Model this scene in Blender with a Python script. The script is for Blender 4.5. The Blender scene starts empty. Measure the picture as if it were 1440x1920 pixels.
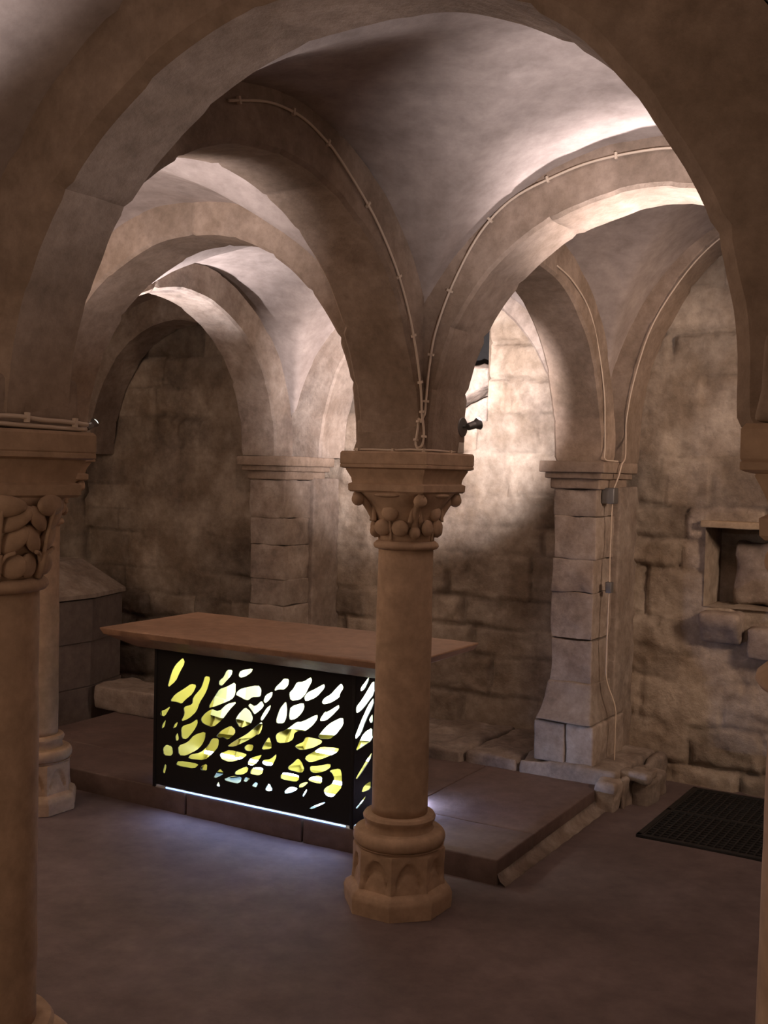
import bpy, bmesh, math, random
import numpy as np
from mathutils import Vector, Matrix

random.seed(7)
rng = np.random.default_rng(7)
scene = bpy.context.scene
col = scene.collection
PI = math.pi

# ---------------------------------------------------------------- camera, world, lamps, exposure
F_PX, HOR, ROLL, EYE = 2046.6, 883.6, math.radians(1.37), 1.6
cam_d = bpy.data.cameras.new('camera'); cam = bpy.data.objects.new('camera', cam_d); col.objects.link(cam)
cam_d.sensor_fit = 'VERTICAL'; cam_d.sensor_height = 24.0; cam_d.lens = F_PX / 1920 * 24.0
cam_d.clip_start = 0.02
pit = math.atan2(960 - HOR, F_PX)
fw = Vector((0, math.cos(pit), -math.sin(pit))); up0 = Vector((0, math.sin(pit), math.cos(pit))); rt0 = Vector((1, 0, 0))
rt = math.cos(ROLL) * rt0 + math.sin(ROLL) * up0; up = -math.sin(ROLL) * rt0 + math.cos(ROLL) * up0
m = Matrix((rt, up, -fw)).transposed().to_4x4(); m.translation = Vector((0, 0, EYE))
cam.matrix_world = m
scene.camera = cam

scene.view_settings.view_transform = 'Standard'
scene.view_settings.look = 'None'
scene.view_settings.gamma = 1.0
scene.view_settings.use_curve_mapping = False
scene.view_settings.exposure = 0.95

world = bpy.data.worlds.new('world'); scene.world = world; world.use_nodes = True
bg = world.node_tree.nodes['Background']; bg.inputs[0].default_value = (1.0, 0.75, 0.58, 1); bg.inputs[1].default_value = 0.012

# grid frame of the vaults: u runs along the altar front, v runs towards the back wall, origin at the free column
TH = math.radians(-31.66)
UX = np.array([math.cos(TH), math.sin(TH), 0]); VX = np.array([-math.sin(TH), math.cos(TH), 0]); C0 = np.array([.084, 4.007, 0])
def W(a, b, z): return C0 + UX * a + VX * b + np.array([0, 0, z])
def Wn(P):
    P = np.asarray(P, float)
    return C0 + P[:, :1] * UX + P[:, 1:2] * VX + P[:, 2:3] * np.array([0, 0, 1.])
# frame of the dais and altar: origin at the dais' front right corner
TD = math.radians(-30.0)
UD = np.array([math.cos(TD), math.sin(TD), 0]); VD = np.array([-math.sin(TD), math.cos(TD), 0]); D0 = np.array([.474, 4.19, 0])
def Dn(P):
    P = np.asarray(P, float)
    return D0 + P[:, :1] * UD + P[:, 1:2] * VD + P[:, 2:3] * np.array([0, 0, 1.])
def D(a, b, z): return Dn([[a, b, z]])[0]

def lamp(name, kind, loc, energy, color, radius=.05, target=None, angle=100, blend=.6, size=None):
    d = bpy.data.lights.new(name, kind); d.energy = energy; d.color = color
    if kind == 'SPOT': d.spot_size = math.radians(angle); d.spot_blend = blend; d.shadow_soft_size = radius
    elif kind == 'POINT': d.shadow_soft_size = radius
    elif kind == 'AREA': d.shape = 'RECTANGLE'; d.size, d.size_y = size
    o = bpy.data.objects.new(name, d); col.objects.link(o); o.location = loc
    if target is not None:
        o.rotation_euler = (Vector(target) - Vector(loc)).to_track_quat('-Z', 'Y').to_euler()
    return o
COOL = (1.0, .90, .94); WARM = (1.0, .73, .57)
# uplighters of the crypt, fixed to the columns just above their abaci
lamp('uplight_back_wall', 'SPOT', W(.240, .120, 1.80), 560, COOL, .02, W(-1.18, 2.2, 2.10), 50, .95)
lamp('uplight_left_arch', 'SPOT', W(-1.87, .25, 1.80), 85, (1, .93, 1), .02, W(-1.92, .62, 2.6), 84, .9)
lamp('uplight_left_bay', 'SPOT', W(-.28, -1.55, 1.8), 50, COOL, .03, W(-.72, -.85, 2.62), 84, .8)
lamp('uplight_main_bay', 'SPOT', W(1.60, -.26, 1.8), 34, COOL, .03, W(.9, -1.8, 2.42), 58, .9)
lamp('uplight_main_bay_near', 'SPOT', W(1.60, -1.62, 1.8), 74, COOL, .03, W(1.32, -.46, 2.5), 82, .9)
lamp('uplight_right_bay', 'SPOT', W(1.52, .22, 1.8), 120, COOL, .03, W(1.08, .24, 2.5), 74, .7)
# unseen aisle and side bay lights; point fills are added to raise the ambient
lamp('uplight_aisle', 'SPOT', W(.24, -2.2, 1.8), 16, COOL, .05, W(.45, -2.75, 2.6), 110, .9)
lamp('aisle_fill', 'POINT', W(.75, -3.6, 1.7), 8, WARM, .25)
lamp('aisle_fill_left', 'POINT', W(-1.2, -3.2, 1.9), 8, WARM, .25)
lamp('side_bay_lamp', 'SPOT', W(2.9, .4, 2.2), 100, WARM, .25, W(1.0, 2.1, 1.85), 96, 1.0)
lamp('aisle_fill_right', 'POINT', W(3.1, -2.3, 1.2), 7, WARM, .4)
lamp('far_left_fill', 'POINT', W(-3.0, -.9, 1.9), 14, WARM, .25)
lamp('left_bay_fill', 'POINT', W(-1.75, -1.3, 1.9), 9, WARM, .3)  # added soft fill standing in for light bounced off the vaults
# the light that spills from the slit under the altar's panels
lamp('altar_slit_front', 'AREA', D(-1.20, -.012, .112), .8, (.34, .48, 1), target=D(-1.20, -1.0, -.12), size=(1.0, .015))
lamp('altar_slit_right', 'AREA', D(-.655, .43, .125), 2.6, (.45, .57, 1), target=D(-.1, .47, .09), size=(.10, .015))
lamp('altar_slit_left', 'AREA', D(-1.768, .2, .113), .10, (.42, .55, 1), target=D(-2.5, .2, .05), size=(.3, .015))

# ---------------------------------------------------------------- helpers
def hsh(ix, iy, iz, seed):
    h = (ix.astype(np.int64) * 374761393 + iy.astype(np.int64) * 668265263 + iz.astype(np.int64) * 2147483647 + seed * 974711) & 0xffffffff
    h = ((h ^ (h >> 13)) * 1274126177) & 0xffffffff
    h = (h ^ (h >> 16)) & 0xffffffff
    return h / 4294967295.0 * 2 - 1
def vnoise(P, s, seed=0):
    Q = np.asarray(P, float) * s; I = np.floor(Q); Fr = Q - I; Fr = Fr * Fr * (3 - 2 * Fr); I = I.astype(np.int64)
    r = 0
    for dx in (0, 1):
        for dy in (0, 1):
            for dz in (0, 1):
                w = (Fr[:, 0] if dx else 1 - Fr[:, 0]) * (Fr[:, 1] if dy else 1 - Fr[:, 1]) * (Fr[:, 2] if dz else 1 - Fr[:, 2])
                r = r + w * hsh(I[:, 0] + dx, I[:, 1] + dy, I[:, 2] + dz, seed)
    return r
def fbm(P, s, octs=3, seed=0):
    r = 0; a = 1.
    for k in range(octs): r = r + a * vnoise(P, s * 2 ** k, seed + k); a *= .5
    return r

def tagp(o, label=None, cat=None, group=None, kind=None):
    if label: o['label'] = label
    if cat: o['category'] = cat
    if group: o['group'] = group
    if kind: o['kind'] = kind
    return o
def empty(name, loc, label, cat, group=None):
    o = bpy.data.objects.new(name, None); col.objects.link(o); o.location = Vector(loc); o.empty_display_size = .1
    return tagp(o, label, cat, group)
def link(name, V, Fc, mat, parent=None, base=None, smooth=True, tone=None, sharp=None):
    V = np.asarray(V, float)
    root = parent
    off = np.zeros(3)
    while root is not None: off += np.array(root.location); root = root.parent
    if parent is None and base is not None: off = np.asarray(base, float)
    me = bpy.data.meshes.new(name); me.from_pydata((V - off).tolist(), [], [tuple(int(i) for i in f) for f in Fc]); 
    at = me.attributes.new('tone', 'FLOAT', 'POINT')
    at.data.foreach_set('value', (np.ones(len(V)) if tone is None else np.asarray(tone, float)).astype(np.float32))
    me.materials.append(mat)
    if smooth: me.shade_smooth()
    if sharp: me.set_sharp_from_angle(angle=math.radians(sharp))
    me.update()
    o = bpy.data.objects.new(name, me); col.objects.link(o)
    if parent is not None: o.parent = parent
    elif base is not None: o.location = Vector(base)
    return o
class MB:
    def __init__(s): s.V = []; s.F = []; s.T = []
    def add(s, V, Fc, tone=1.0):
        n = sum(len(x) for x in s.V); V = np.asarray(V, float); s.V.append(V); s.F += [tuple(i + n for i in f) for f in Fc]
        s.T.append(np.full(len(V), tone) if np.isscalar(tone) else np.asarray(tone)); return s
    def build(s, name, mat, parent=None, base=None, **k):
        return link(name, np.concatenate(s.V), s.F, mat, parent, base, tone=np.concatenate(s.T), **k)
def gridfaces(nu, nv, wrap_u=False, flip=False):
    Fc = []
    for j in range(nv - 1):
        for i in range(nu if wrap_u else nu - 1):
            a = j * nu + i; b = j * nu + (i + 1) % nu; c = (j + 1) * nu + (i + 1) % nu; d = (j + 1) * nu + i
            Fc.append((a, d, c, b) if flip else (a, b, c, d))
    return Fc
def rbox(x0, x1, y0, y1, z0, z1, r=.008, res=.04, rough=0., seed=0, taper=None):
    """a box with rounded, slightly worn edges in local coordinates"""
    lo = np.array([x0, y0, z0]); hi = np.array([x1, y1, z1]); r = min(r, (hi - lo).min() * .45)
    Vs = []; Fs = []; idx = {}
    def axis(k):
        L = hi[k] - lo[k]; n = max(1, int(round((L - 2 * r) / res))); n = min(n, 60)
        return np.concatenate([[lo[k], lo[k] + r * .4, lo[k] + r], np.linspace(lo[k] + r, hi[k] - r, n + 1)[1:-1], [hi[k] - r, hi[k] - r * .4, hi[k]]])
    ax = [axis(k) for k in range(3)]
    def vid(i, j, k):
        key = (i, j, k)
        if key not in idx:
            idx[key] = len(Vs); Vs.append((ax[0][i], ax[1][j], ax[2][k]))
        return idx[key]
    nx, ny, nz = [len(a) for a in ax]
    for k, fl in ((0, True), (nz - 1, False)):
        for i in range(nx - 1):
            for j in range(ny - 1):
                f = [vid(i, j, k), vid(i + 1, j, k), vid(i + 1, j + 1, k), vid(i, j + 1, k)]; Fs.append(tuple(f[::-1]) if fl else tuple(f))
    for j, fl in ((0, False), (ny - 1, True)):
        for i in range(nx - 1):
            for k in range(nz - 1):
                f = [vid(i, j, k), vid(i + 1, j, k), vid(i + 1, j, k + 1), vid(i, j, k + 1)]; Fs.append(tuple(f[::-1]) if fl else tuple(f))
    for i, fl in ((0, True), (nx - 1, False)):
        for j in range(ny - 1):
            for k in range(nz - 1):
                f = [vid(i, j, k), vid(i, j + 1, k), vid(i, j + 1, k + 1), vid(i, j, k + 1)]; Fs.append(tuple(f[::-1]) if fl else tuple(f))
    P = np.array(Vs); Q = np.clip(P, lo + r, hi - r); dv = P - Q; ln = np.linalg.norm(dv, axis=1, keepdims=True)
    N = dv / np.maximum(ln, 1e-9); P = np.where(ln > 1e-9, Q + N * r, P)
    if rough:
        n = fbm(P + seed * 3.1, 9, 4, seed) * rough; P = P + N * n[:, None]
    if taper: P = taper(P)
    return P, Fs
def tube(path, r, n=8, closed=False):
    P = np.asarray(path, float); m = len(P); V = []; T = np.gradient(P, axis=0)
    if closed: T = np.roll(P, -1, 0) - np.roll(P, 1, 0)
    T /= np.linalg.norm(T, axis=1, keepdims=True); nrm = None; rr = np.full(m, r) if np.isscalar(r) else np.asarray(r)
    for k in range(m):
        t = T[k]
        if nrm is None:
            a = np.array([0, 0, 1.]) if abs(t[2]) < .9 else np.array([1., 0, 0]); nrm = np.cross(t, a)
        nrm = nrm - t * np.dot(nrm, t); nrm /= np.linalg.norm(nrm); b = np.cross(t, nrm)
        for i in range(n):
            A = 2 * PI * i / n; V.append(P[k] + rr[k] * (math.cos(A) * nrm + math.sin(A) * b))
    Fc = gridfaces(n, m, True)
    if closed:
        for i in range(n): Fc.append(((m - 1) * n + i, (m - 1) * n + (i + 1) % n, (i + 1) % n, i))
    else: Fc += [tuple(range(n))[::-1], tuple((m - 1) * n + i for i in range(n))]
    return np.array(V), Fc
def smooth_path(pts, n=8):
    P = np.asarray(pts, float); out = []
    for i in range(len(P) - 1):
        p0 = P[max(i - 1, 0)]; p1 = P[i]; p2 = P[i + 1]; p3 = P[min(i + 2, len(P) - 1)]
        for k in range(n):
            t = k / n; out.append(.5 * (2 * p1 + (p2 - p0) * t + (2 * p0 - 5 * p1 + 4 * p2 - p3) * t * t + (3 * p1 - p0 - 3 * p2 + p3) * t ** 3))
    out.append(P[-1]); return np.array(out)
def lathe(profile, center, n=64, rough=0., seed=0, rfun=None, step=.03):
    """profile: list of (radius, z); rfun(theta, z, r) may reshape"""
    pr = []
    for (r0, z0), (r1, z1) in zip(profile[:-1], profile[1:]):
        L = math.hypot(r1 - r0, z1 - z0); k = max(1, int(L / step))
        for i in range(k): pr.append((r0 + (r1 - r0) * i / k, z0 + (z1 - z0) * i / k))
    pr.append(profile[-1]); th = np.arange(n) * 2 * PI / n
    V = []
    for r, z in pr:
        R = np.full(n, r) if rfun is None else rfun(th, z, r)
        V.append(np.c_[np.cos(th) * R, np.sin(th) * R, np.full(n, z)])
    V = np.concatenate(V)
    if rough:
        nn = fbm(V + seed, 8, 4, seed) * rough; d = V.copy(); d[:, 2] = 0; d /= np.maximum(np.linalg.norm(d, axis=1, keepdims=True), 1e-6); V = V + d * nn[:, None]
    Fc = gridfaces(n, len(pr), True); Fc += [tuple(range(n))[::-1], tuple((len(pr) - 1) * n + i for i in range(n))]
    return V + np.array(center), Fc
def blob(c, ax, n=10, m=8):
    """an ellipsoid: ax = three axis vectors"""
    V = []; A = np.asarray(ax, float)
    for j in range(m + 1):
        p = PI * j / m
        for i in range(n):
            t = 2 * PI * i / n; d = np.array([math.sin(p) * math.cos(t), math.sin(p) * math.sin(t), math.cos(p)]); V.append(np.asarray(c) + d @ A)
    return np.array(V), gridfaces(n, m + 1, True, True)

# ---------------------------------------------------------------- materials
def nt(name):
    m = bpy.data.materials.new(name); m.use_nodes = True; return m, m.node_tree.nodes, m.node_tree.links, m.node_tree.nodes['Principled BSDF']
def stone(name, a, b, stain, scale=3., bump=.25, rough=.9, fine=60., stain_amt=.6, coords='Object', spec=.2):
    m, N, L, P = nt(name)
    tc = N.new('ShaderNodeTexCoord'); src = tc.outputs[coords]
    def noise(s, det=6, ro=.6):
        n = N.new('ShaderNodeTexNoise'); n.inputs['Scale'].default_value = s; n.inputs['Detail'].default_value = det; n.inputs['Roughness'].default_value = ro; L.new(src, n.inputs['Vector']); return n
    n1 = noise(scale); n2 = noise(scale * .45, 8, .7); n3 = noise(fine, 4, .7); n4 = noise(scale * 5, 5, .7)
    def ramp(n, p0, p1, c0=(0, 0, 0, 1), c1=(1, 1, 1, 1)):
        r = N.new('ShaderNodeValToRGB'); r.color_ramp.elements[0].position = p0; r.color_ramp.elements[1].position = p1
        r.color_ramp.elements[0].color = c0; r.color_ramp.elements[1].color = c1; L.new(n.outputs['Fac'], r.inputs[0]); return r
    def mix(f, A, B, mode='MIX'):
        x = N.new('ShaderNodeMix'); x.data_type = 'RGBA'; x.blend_type = mode
        if isinstance(f, float): x.inputs[0].default_value = f
        else: L.new(f, x.inputs[0])
        for s, q in ((6, A), (7, B)):
            if isinstance(q, tuple): x.inputs[s].default_value = (*q, 1)
            else: L.new(q, x.inputs[s])
        return x.outputs[2]
    c = mix(ramp(n1, .38, .64).outputs[0], a, b)
    mm = N.new('ShaderNodeMath'); mm.operation = 'MULTIPLY'; mm.inputs[1].default_value = stain_amt; L.new(ramp(n2, .5, .68).outputs[0], mm.inputs[0])
    c = mix(mm.outputs[0], c, stain)
    g = ramp(n4, .32, .70, (.78, .77, .76, 1), (1.14, 1.14, 1.14, 1)); c = mix(1.0, c, g.outputs[0], 'MULTIPLY')
    at = N.new('ShaderNodeAttribute'); at.attribute_name = 'tone'
    cc = N.new('ShaderNodeCombineColor')
    for k in range(3): L.new(at.outputs['Fac'], cc.inputs[k])
    c = mix(1.0, c, cc.outputs[0], 'MULTIPLY')
    L.new(c, P.inputs['Base Color']); P.inputs['Roughness'].default_value = rough; P.inputs['Specular IOR Level'].default_value = spec
    b1 = N.new('ShaderNodeBump'); b1.inputs['Strength'].default_value = bump; b1.inputs['Distance'].default_value = .01; L.new(n4.outputs['Fac'], b1.inputs['Height'])
    b2 = N.new('ShaderNodeBump'); b2.inputs['Strength'].default_value = bump * .6; b2.inputs['Distance'].default_value = .003; L.new(n3.outputs['Fac'], b2.inputs['Height']); L.new(b1.outputs[0], b2.inputs['Normal'])
    L.new(b2.outputs[0], P.inputs['Normal']); return m
def plain(name, c, rough=.5, metal=0., emit=None, strength=0., spec=.5):
    m, N, L, P = nt(name); P.inputs['Base Color'].default_value = (*c, 1); P.inputs['Roughness'].default_value = rough; P.inputs['Metallic'].default_value = metal
    P.inputs['Specular IOR Level'].default_value = spec
    n = N.new('ShaderNodeTexNoise'); n.inputs['Scale'].default_value = 40; tc = N.new('ShaderNodeTexCoord'); L.new(tc.outputs['Object'], n.inputs['Vector'])
    mr = N.new('ShaderNodeMapRange'); mr.inputs[3].default_value = max(0, rough - .08); mr.inputs[4].default_value = min(1, rough + .08); L.new(n.outputs['Fac'], mr.inputs[0]); L.new(mr.outputs[0], P.inputs['Roughness'])
    if emit: P.inputs['Emission Color'].default_value = (*emit, 1); P.inputs['Emission Strength'].default_value = strength
    return m
M = {}
M['vault'] = stone('vault_plaster', (.37, .305, .265), (.44, .37, .325), (.28, .225, .19), 2.2, .22, .92, 70, .55)
M['arch'] = stone('arch_stone', (.27, .20, .145), (.36, .275, .21), (.19, .135, .095), 5, .35, .9, 60, .6)
M['wall'] = stone('wall_masonry', (.25, .19, .135), (.44, .365, .285), (.15, .115, .09), 3.4, .9, .95, 48, .85)
M['column'] = stone('column_sandstone', (.41, .285, .185), (.47, .33, .22), (.34, .23, .15), 3, .12, .8, 90, .4)
M['pale'] = stone('pale_pier_stone', (.26, .20, .155), (.40, .33, .27), (.13, .10, .085), 4.5, .6, .92, 60, .85)
M['floor'] = stone('trodden_floor', (.135, .097, .088), (.18, .132, .12), (.098, .07, .062), 1.6, .22, .75, 40, .7, spec=.35)
M['dais'] = stone('red_sandstone_slabs', (.135, .09, .074), (.175, .118, .098), (.10, .066, .053), 3, .15, .6, 60, .6, spec=.4)
M['slab'] = stone('altar_table_stone', (.30, .175, .105), (.36, .215, .13), (.25, .14, .085), 3, .1, .6, 70, .5, spec=.4)
M['tomb'] = stone('tomb_stone', (.17, .135, .115), (.22, .175, .145), (.11, .088, .075), 3, .3, .9, 60, .6)
M['steel'] = plain('black_steel', (.012, .011, .010), .55, .0, spec=.3)
M['cable'] = plain('cream_cable', (.62, .50, .38), .6)
M['grey'] = plain('grey_metal', (.20, .19, .18), .45, .6)
M['white'] = plain('white_trunking', (.62, .55, .46), .6)
M['grate'] = plain('dark_grating', (.016, .014, .012), .6, .2)
M['dark'] = plain('matt_black_sheet', (.01, .009, .008), .9)
M['gold'] = plain('brass_yellow_panel', (.40, .34, .06), .4, .1)
M['frosted'] = plain('pale_yellow_glass', (.80, .84, .50), .5)
M['mirror'] = plain('blue_grey_glass', (.20, .30, .42), .12, .0)
M['tube'] = plain('white_light_tube', (.9, .95, 1), .4, 0, (.82, .95, 1.0), 7.)
M['strip'] = plain('blue_white_light_strip', (.9, .95, 1), .4, 0, (.22, .42, 1.0), 1.6)
M['bulb'] = plain('lamp_glass', (1, 1, 1), .3, 0, (.9, .95, 1.), 12.)
M['oak'] = stone('weathered_lintel', (.34, .25, .16), (.40, .30, .20), (.26, .19, .12), 6, .25, .85, 60, .5)

# ---------------------------------------------------------------- the setting
SU, SF, SV = 1.868, 1.977, 1.874          # bay widths; grid lines u = -SF, 0, SU and v = -SV, 0, WALLV
WALLV, FORMV, ZA = 2.2, 1.95, 1.672

# floor: one trodden surface with slight unevenness
g = np.stack(np.meshgrid(np.linspace(-4.2, 4.0, 150), np.linspace(-5.0, 2.5, 140), indexing='xy'), -1).reshape(-1, 2)
P = np.c_[g, np.zeros(len(g))]; P[:, 2] = np.minimum(0, fbm(P, 1.3, 4, 3) * .006 - .004)
tagp(link('floor', Wn(P), gridfaces(150, 140), M['floor']), kind='structure')

# ---- masonry heightfields
def masonry(su, sz, seed, L=(.26, .56), H=(.15, .27)):
    """returns depth (metres out of the wall) and tone for wall coordinates su, sz"""
    r = np.random.default_rng(seed)
    P = np.c_[su, sz, np.zeros(len(su))]
    wu = su + fbm(P, 3.2, 4, seed) * .016; wz = sz + fbm(P, 2.4, 4, seed + 9) * .019
    zs = [-.05]
    while zs[-1] < 3.4: zs.append(zs[-1] + r.uniform(*H))
    zs = np.array(zs); row = np.clip(np.searchsorted(zs, wz) - 1, 0, len(zs) - 2)
    d = np.zeros(len(su)); tone = np.ones(len(su)); edge = np.full(len(su), 9.)
    for k in range(len(zs) - 1):
        mk = row == k
        if not mk.any(): continue
        us = [-5 + r.uniform(0, .4)]
        while us[-1] < 5: us.append(us[-1] + r.uniform(*L))
        us = np.array(us); ci = np.clip(np.searchsorted(us, wu[mk]) - 1, 0, len(us) - 2)
        off = r.normal(0, .0045, len(us)); tn = 1 + r.normal(0, .12, len(us)); tx = r.normal(0, .012, len(us)); 
        dark = r.random(len(us)) < .07; tn[dark] *= .70
        e = np.minimum(np.minimum(wu[mk] - us[ci], us[ci + 1] - wu[mk]), np.minimum(wz[mk] - zs[k], zs[k + 1] - wz[mk]))
        cu = (us[ci] + us[ci + 1]) / 2; d[mk] = off[ci] + tx[ci] * (wu[mk] - cu) / .2; tone[mk] = tn[ci]; edge[mk] = e
    plaster = np.clip((fbm(P, 1.5, 4, seed + 21) - .18) * 2.0, 0, 1)            # where old render still covers the joints
    wear = np.clip(fbm(P, 2.1, 3, seed + 33) * 1.6 + .1, 0, 1)                # where arrises have crumbled
    jw = .0055 + .013 * wear
    groove = np.exp(-(np.maximum(edge, 0) / jw) ** 2)
    dep = (d - groove * (.013 + .024 * wear)) * (1 - .7 * plaster) + plaster * .006
    dep += fbm(P, 7, 4, seed + 40) * .008 * (.6 + wear) + fbm(P, 24, 2, seed + 60) * .005 * (.5 + wear) + fbm(P, 1.1, 2, seed + 50) * .010
    tone = 1 + (tone - 1) * (1 - .6 * plaster); tone *= 1 - .22 * groove * (1 - plaster); tone *= 1 + .10 * (plaster - .4)
    return dep, tone
def wall_field(name, fr, s0, s1, z0, z1, res, seed, holes=(), extra=None, **k):
    us = np.linspace(s0, s1, int((s1 - s0) / res) + 1); zs = np.linspace(z0, z1, int((z1 - z0) / res) + 1)
    for (a, b, c, d) in holes:                               # snap grid lines to the openings
        for q in (a, b): us[np.abs(us - q).argmin()] = q
        for q in (c, d): zs[np.abs(zs - q).argmin()] = q
    G = np.stack(np.meshgrid(us, zs, indexing='xy'), -1).reshape(-1, 2)
    dep, tone = masonry(G[:, 0], G[:, 1], seed, **k)
    V = fr(G[:, 0], dep, G[:, 1]); Fc = gridfaces(len(us), len(zs)); cu = (us[:-1] + us[1:]) / 2; cz = (zs[:-1] + zs[1:]) / 2
    if holes:
        keep = []
        for j in range(len(zs) - 1):
            for i in range(len(us) - 1):
                if any(a < cu[i] < b and c < cz[j] < d for a, b, c, d in holes): continue
                keep.append(Fc[j * (len(us) - 1) + i])
        Fc = keep
    mb = MB(); mb.add(V, Fc, tone)
    if extra: extra(mb)
    return mb
def backfr(s, d, z): return Wn(np.c_[s, WALLV - d, z])
NICHE = (.50, 1.12, .945, 1.355); WIN = (-1.22, -.765, 1.90, 2.50)
def recess(mb, hole, depth, n=14, seed=1, sill=0., splay=0.):
    a, b, c, d = hole
    def patch(p00, p10, p11, p01, tone):
        p00, p10, p11, p01 = map(np.array, (p00, p10, p11, p01)); S, T = np.meshgrid(np.linspace(0, 1, n), np.linspace(0, 1, n))
        S = S.reshape(-1, 1); T = T.reshape(-1, 1); Q = p00 * (1 - S) * (1 - T) + p10 * S * (1 - T) + p11 * S * T + p01 * (1 - S) * T
        e = np.minimum(np.minimum(S, 1 - S), np.minimum(T, 1 - T)); nn = fbm(Q, 9, 3, seed)[:, None] * .012 * np.minimum(1, e * 4); nv = np.cross(p10 - p00, p01 - p00); nv = nv / np.linalg.norm(nv)
        mb.add(Wn(Q + nv * nn), gridfaces(n, n), tone)
    y0 = WALLV + .012 - .03; y1 = WALLV + depth; A, B = a + splay, b - splay * .3
    patch((A, y1, c + sill), (B, y1, c + sill), (B, y1, d - .02), (A, y1, d - .02), .9)      # back
    patch((a, y0, c), (A, y1, c + sill), (A, y1, d - .02), (a, y0, d), .95); patch((B, y1, c + sill), (b, y0, c), (b, y0, d), (B, y1, d - .02), .95)
    patch((a, y0, c), (b, y0, c), (B, y1, c + sill), (A, y1, c + sill), 1.05); patch((A, y1, d - .02), (B, y1, d - .02), (b, y0, d), (a, y0, d), .9)
def back_extra(mb):
    recess(mb, NICHE, .30, seed=5); recess(mb, WIN, .40, seed=8, splay=.10)
mb = wall_field('wall_back', backfr, -4.1, 3.9, -.03, 3.12, .0145, 11, holes=(NICHE, WIN), extra=back_extra)
tagp(mb.build('wall_back', M['wall']), kind='structure')
def sidefr(u0, sg): return lambda s, d, z: Wn(np.c_[np.full(len(s), u0) + sg * d, sg * -s, z])
mb = wall_field('wall_left', sidefr(-4.0, 1), -2.2, 5.0, -.03, 3.12, .05, 12); tagp(mb.build('wall_left', M['wall']), kind='structure')
mb = wall_field('wall_right', sidefr(3.85, -1), -5.0, 2.2, -.03, 3.12, .05, 13); tagp(mb.build('wall_right', M['wall']), kind='structure')
mb = wall_field('wall_front', lambda s, d, z: Wn(np.c_[-s, -4.9 + d, z]), -3.85, 4.0, -.03, 3.12, .05, 14); tagp(mb.build('wall_front', M['wall']), kind='structure')

# ---- groin vaults, one web surface per bay
def vault(u0, u1, v0, v1, bu0=.95, bu1=.95, bv=.95, zc=1.70, dome=.04, n=60, seed=0):
    ph = np.linspace(0, PI, n); S, T = np.meshgrid(ph, ph); S = S.reshape(-1); T = T.reshape(-1)
    s = -np.cos(S); t = -np.cos(T); k = (t + 1) / 2; bu = bu0 * (1 - k) + bu1 * k
    bb = bv + max(0, bu1 - bv) * k * (1 - s * s) * .9
    p1 = bu * np.sin(S); p2 = bb * np.sin(T)
    h = .5 * (p1 + p2 + np.sqrt((p1 - p2) ** 2 + .006 ** 2)) + dome * (1 - s * s) * (1 - t * t)
    P = np.c_[(u0 + u1) / 2 + s * (u1 - u0) / 2, (v0 + v1) / 2 + t * (v1 - v0) / 2, zc + h]
    P[:, 2] += (fbm(P, 2.2, 4, seed) * .010 + fbm(P, 9, 3, seed + 4) * .003) * np.minimum(1, h * 2)
    o = link('ceiling', Wn(P), gridfaces(n, n, flip=True), M['vault'], tone=1 + .06 * fbm(P, 1.7, 3, seed + 9)); tagp(o, kind='structure'); return o
vault(0, SU, -SV, 0, seed=1, n=90)                                   # main bay
vault(-SF, 0, -SV, 0, seed=2, n=70); vault(-SF, 0, 0, FORMV + .02, .95, 1.02, seed=3, n=70)
vault(0, SU, 0, FORMV + .02, .95, 1.23, seed=4, n=70)
vault(-SF * 2 - .05, -SF, 0, FORMV + .02, .95, 1.02, seed=5); vault(-SF * 2 - .05, -SF, -SV, 0, seed=6)
vault(SU, 3.86, 0, FORMV + .02, .95, 1.2, seed=7); vault(SU, 3.86, -SV, 0, seed=8)
for i, (a, b) in enumerate(((-SF * 2 - .05, -SF), (-SF, 0), (0, SU), (SU, 3.86))): vault(a, b, -3.9, -SV, .88 if i == 2 else .95, .885 if i == 2 else .95, .93, seed=10 + i); vault(a, b, -5.0, -3.9, seed=20 + i, bv=.75)

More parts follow.
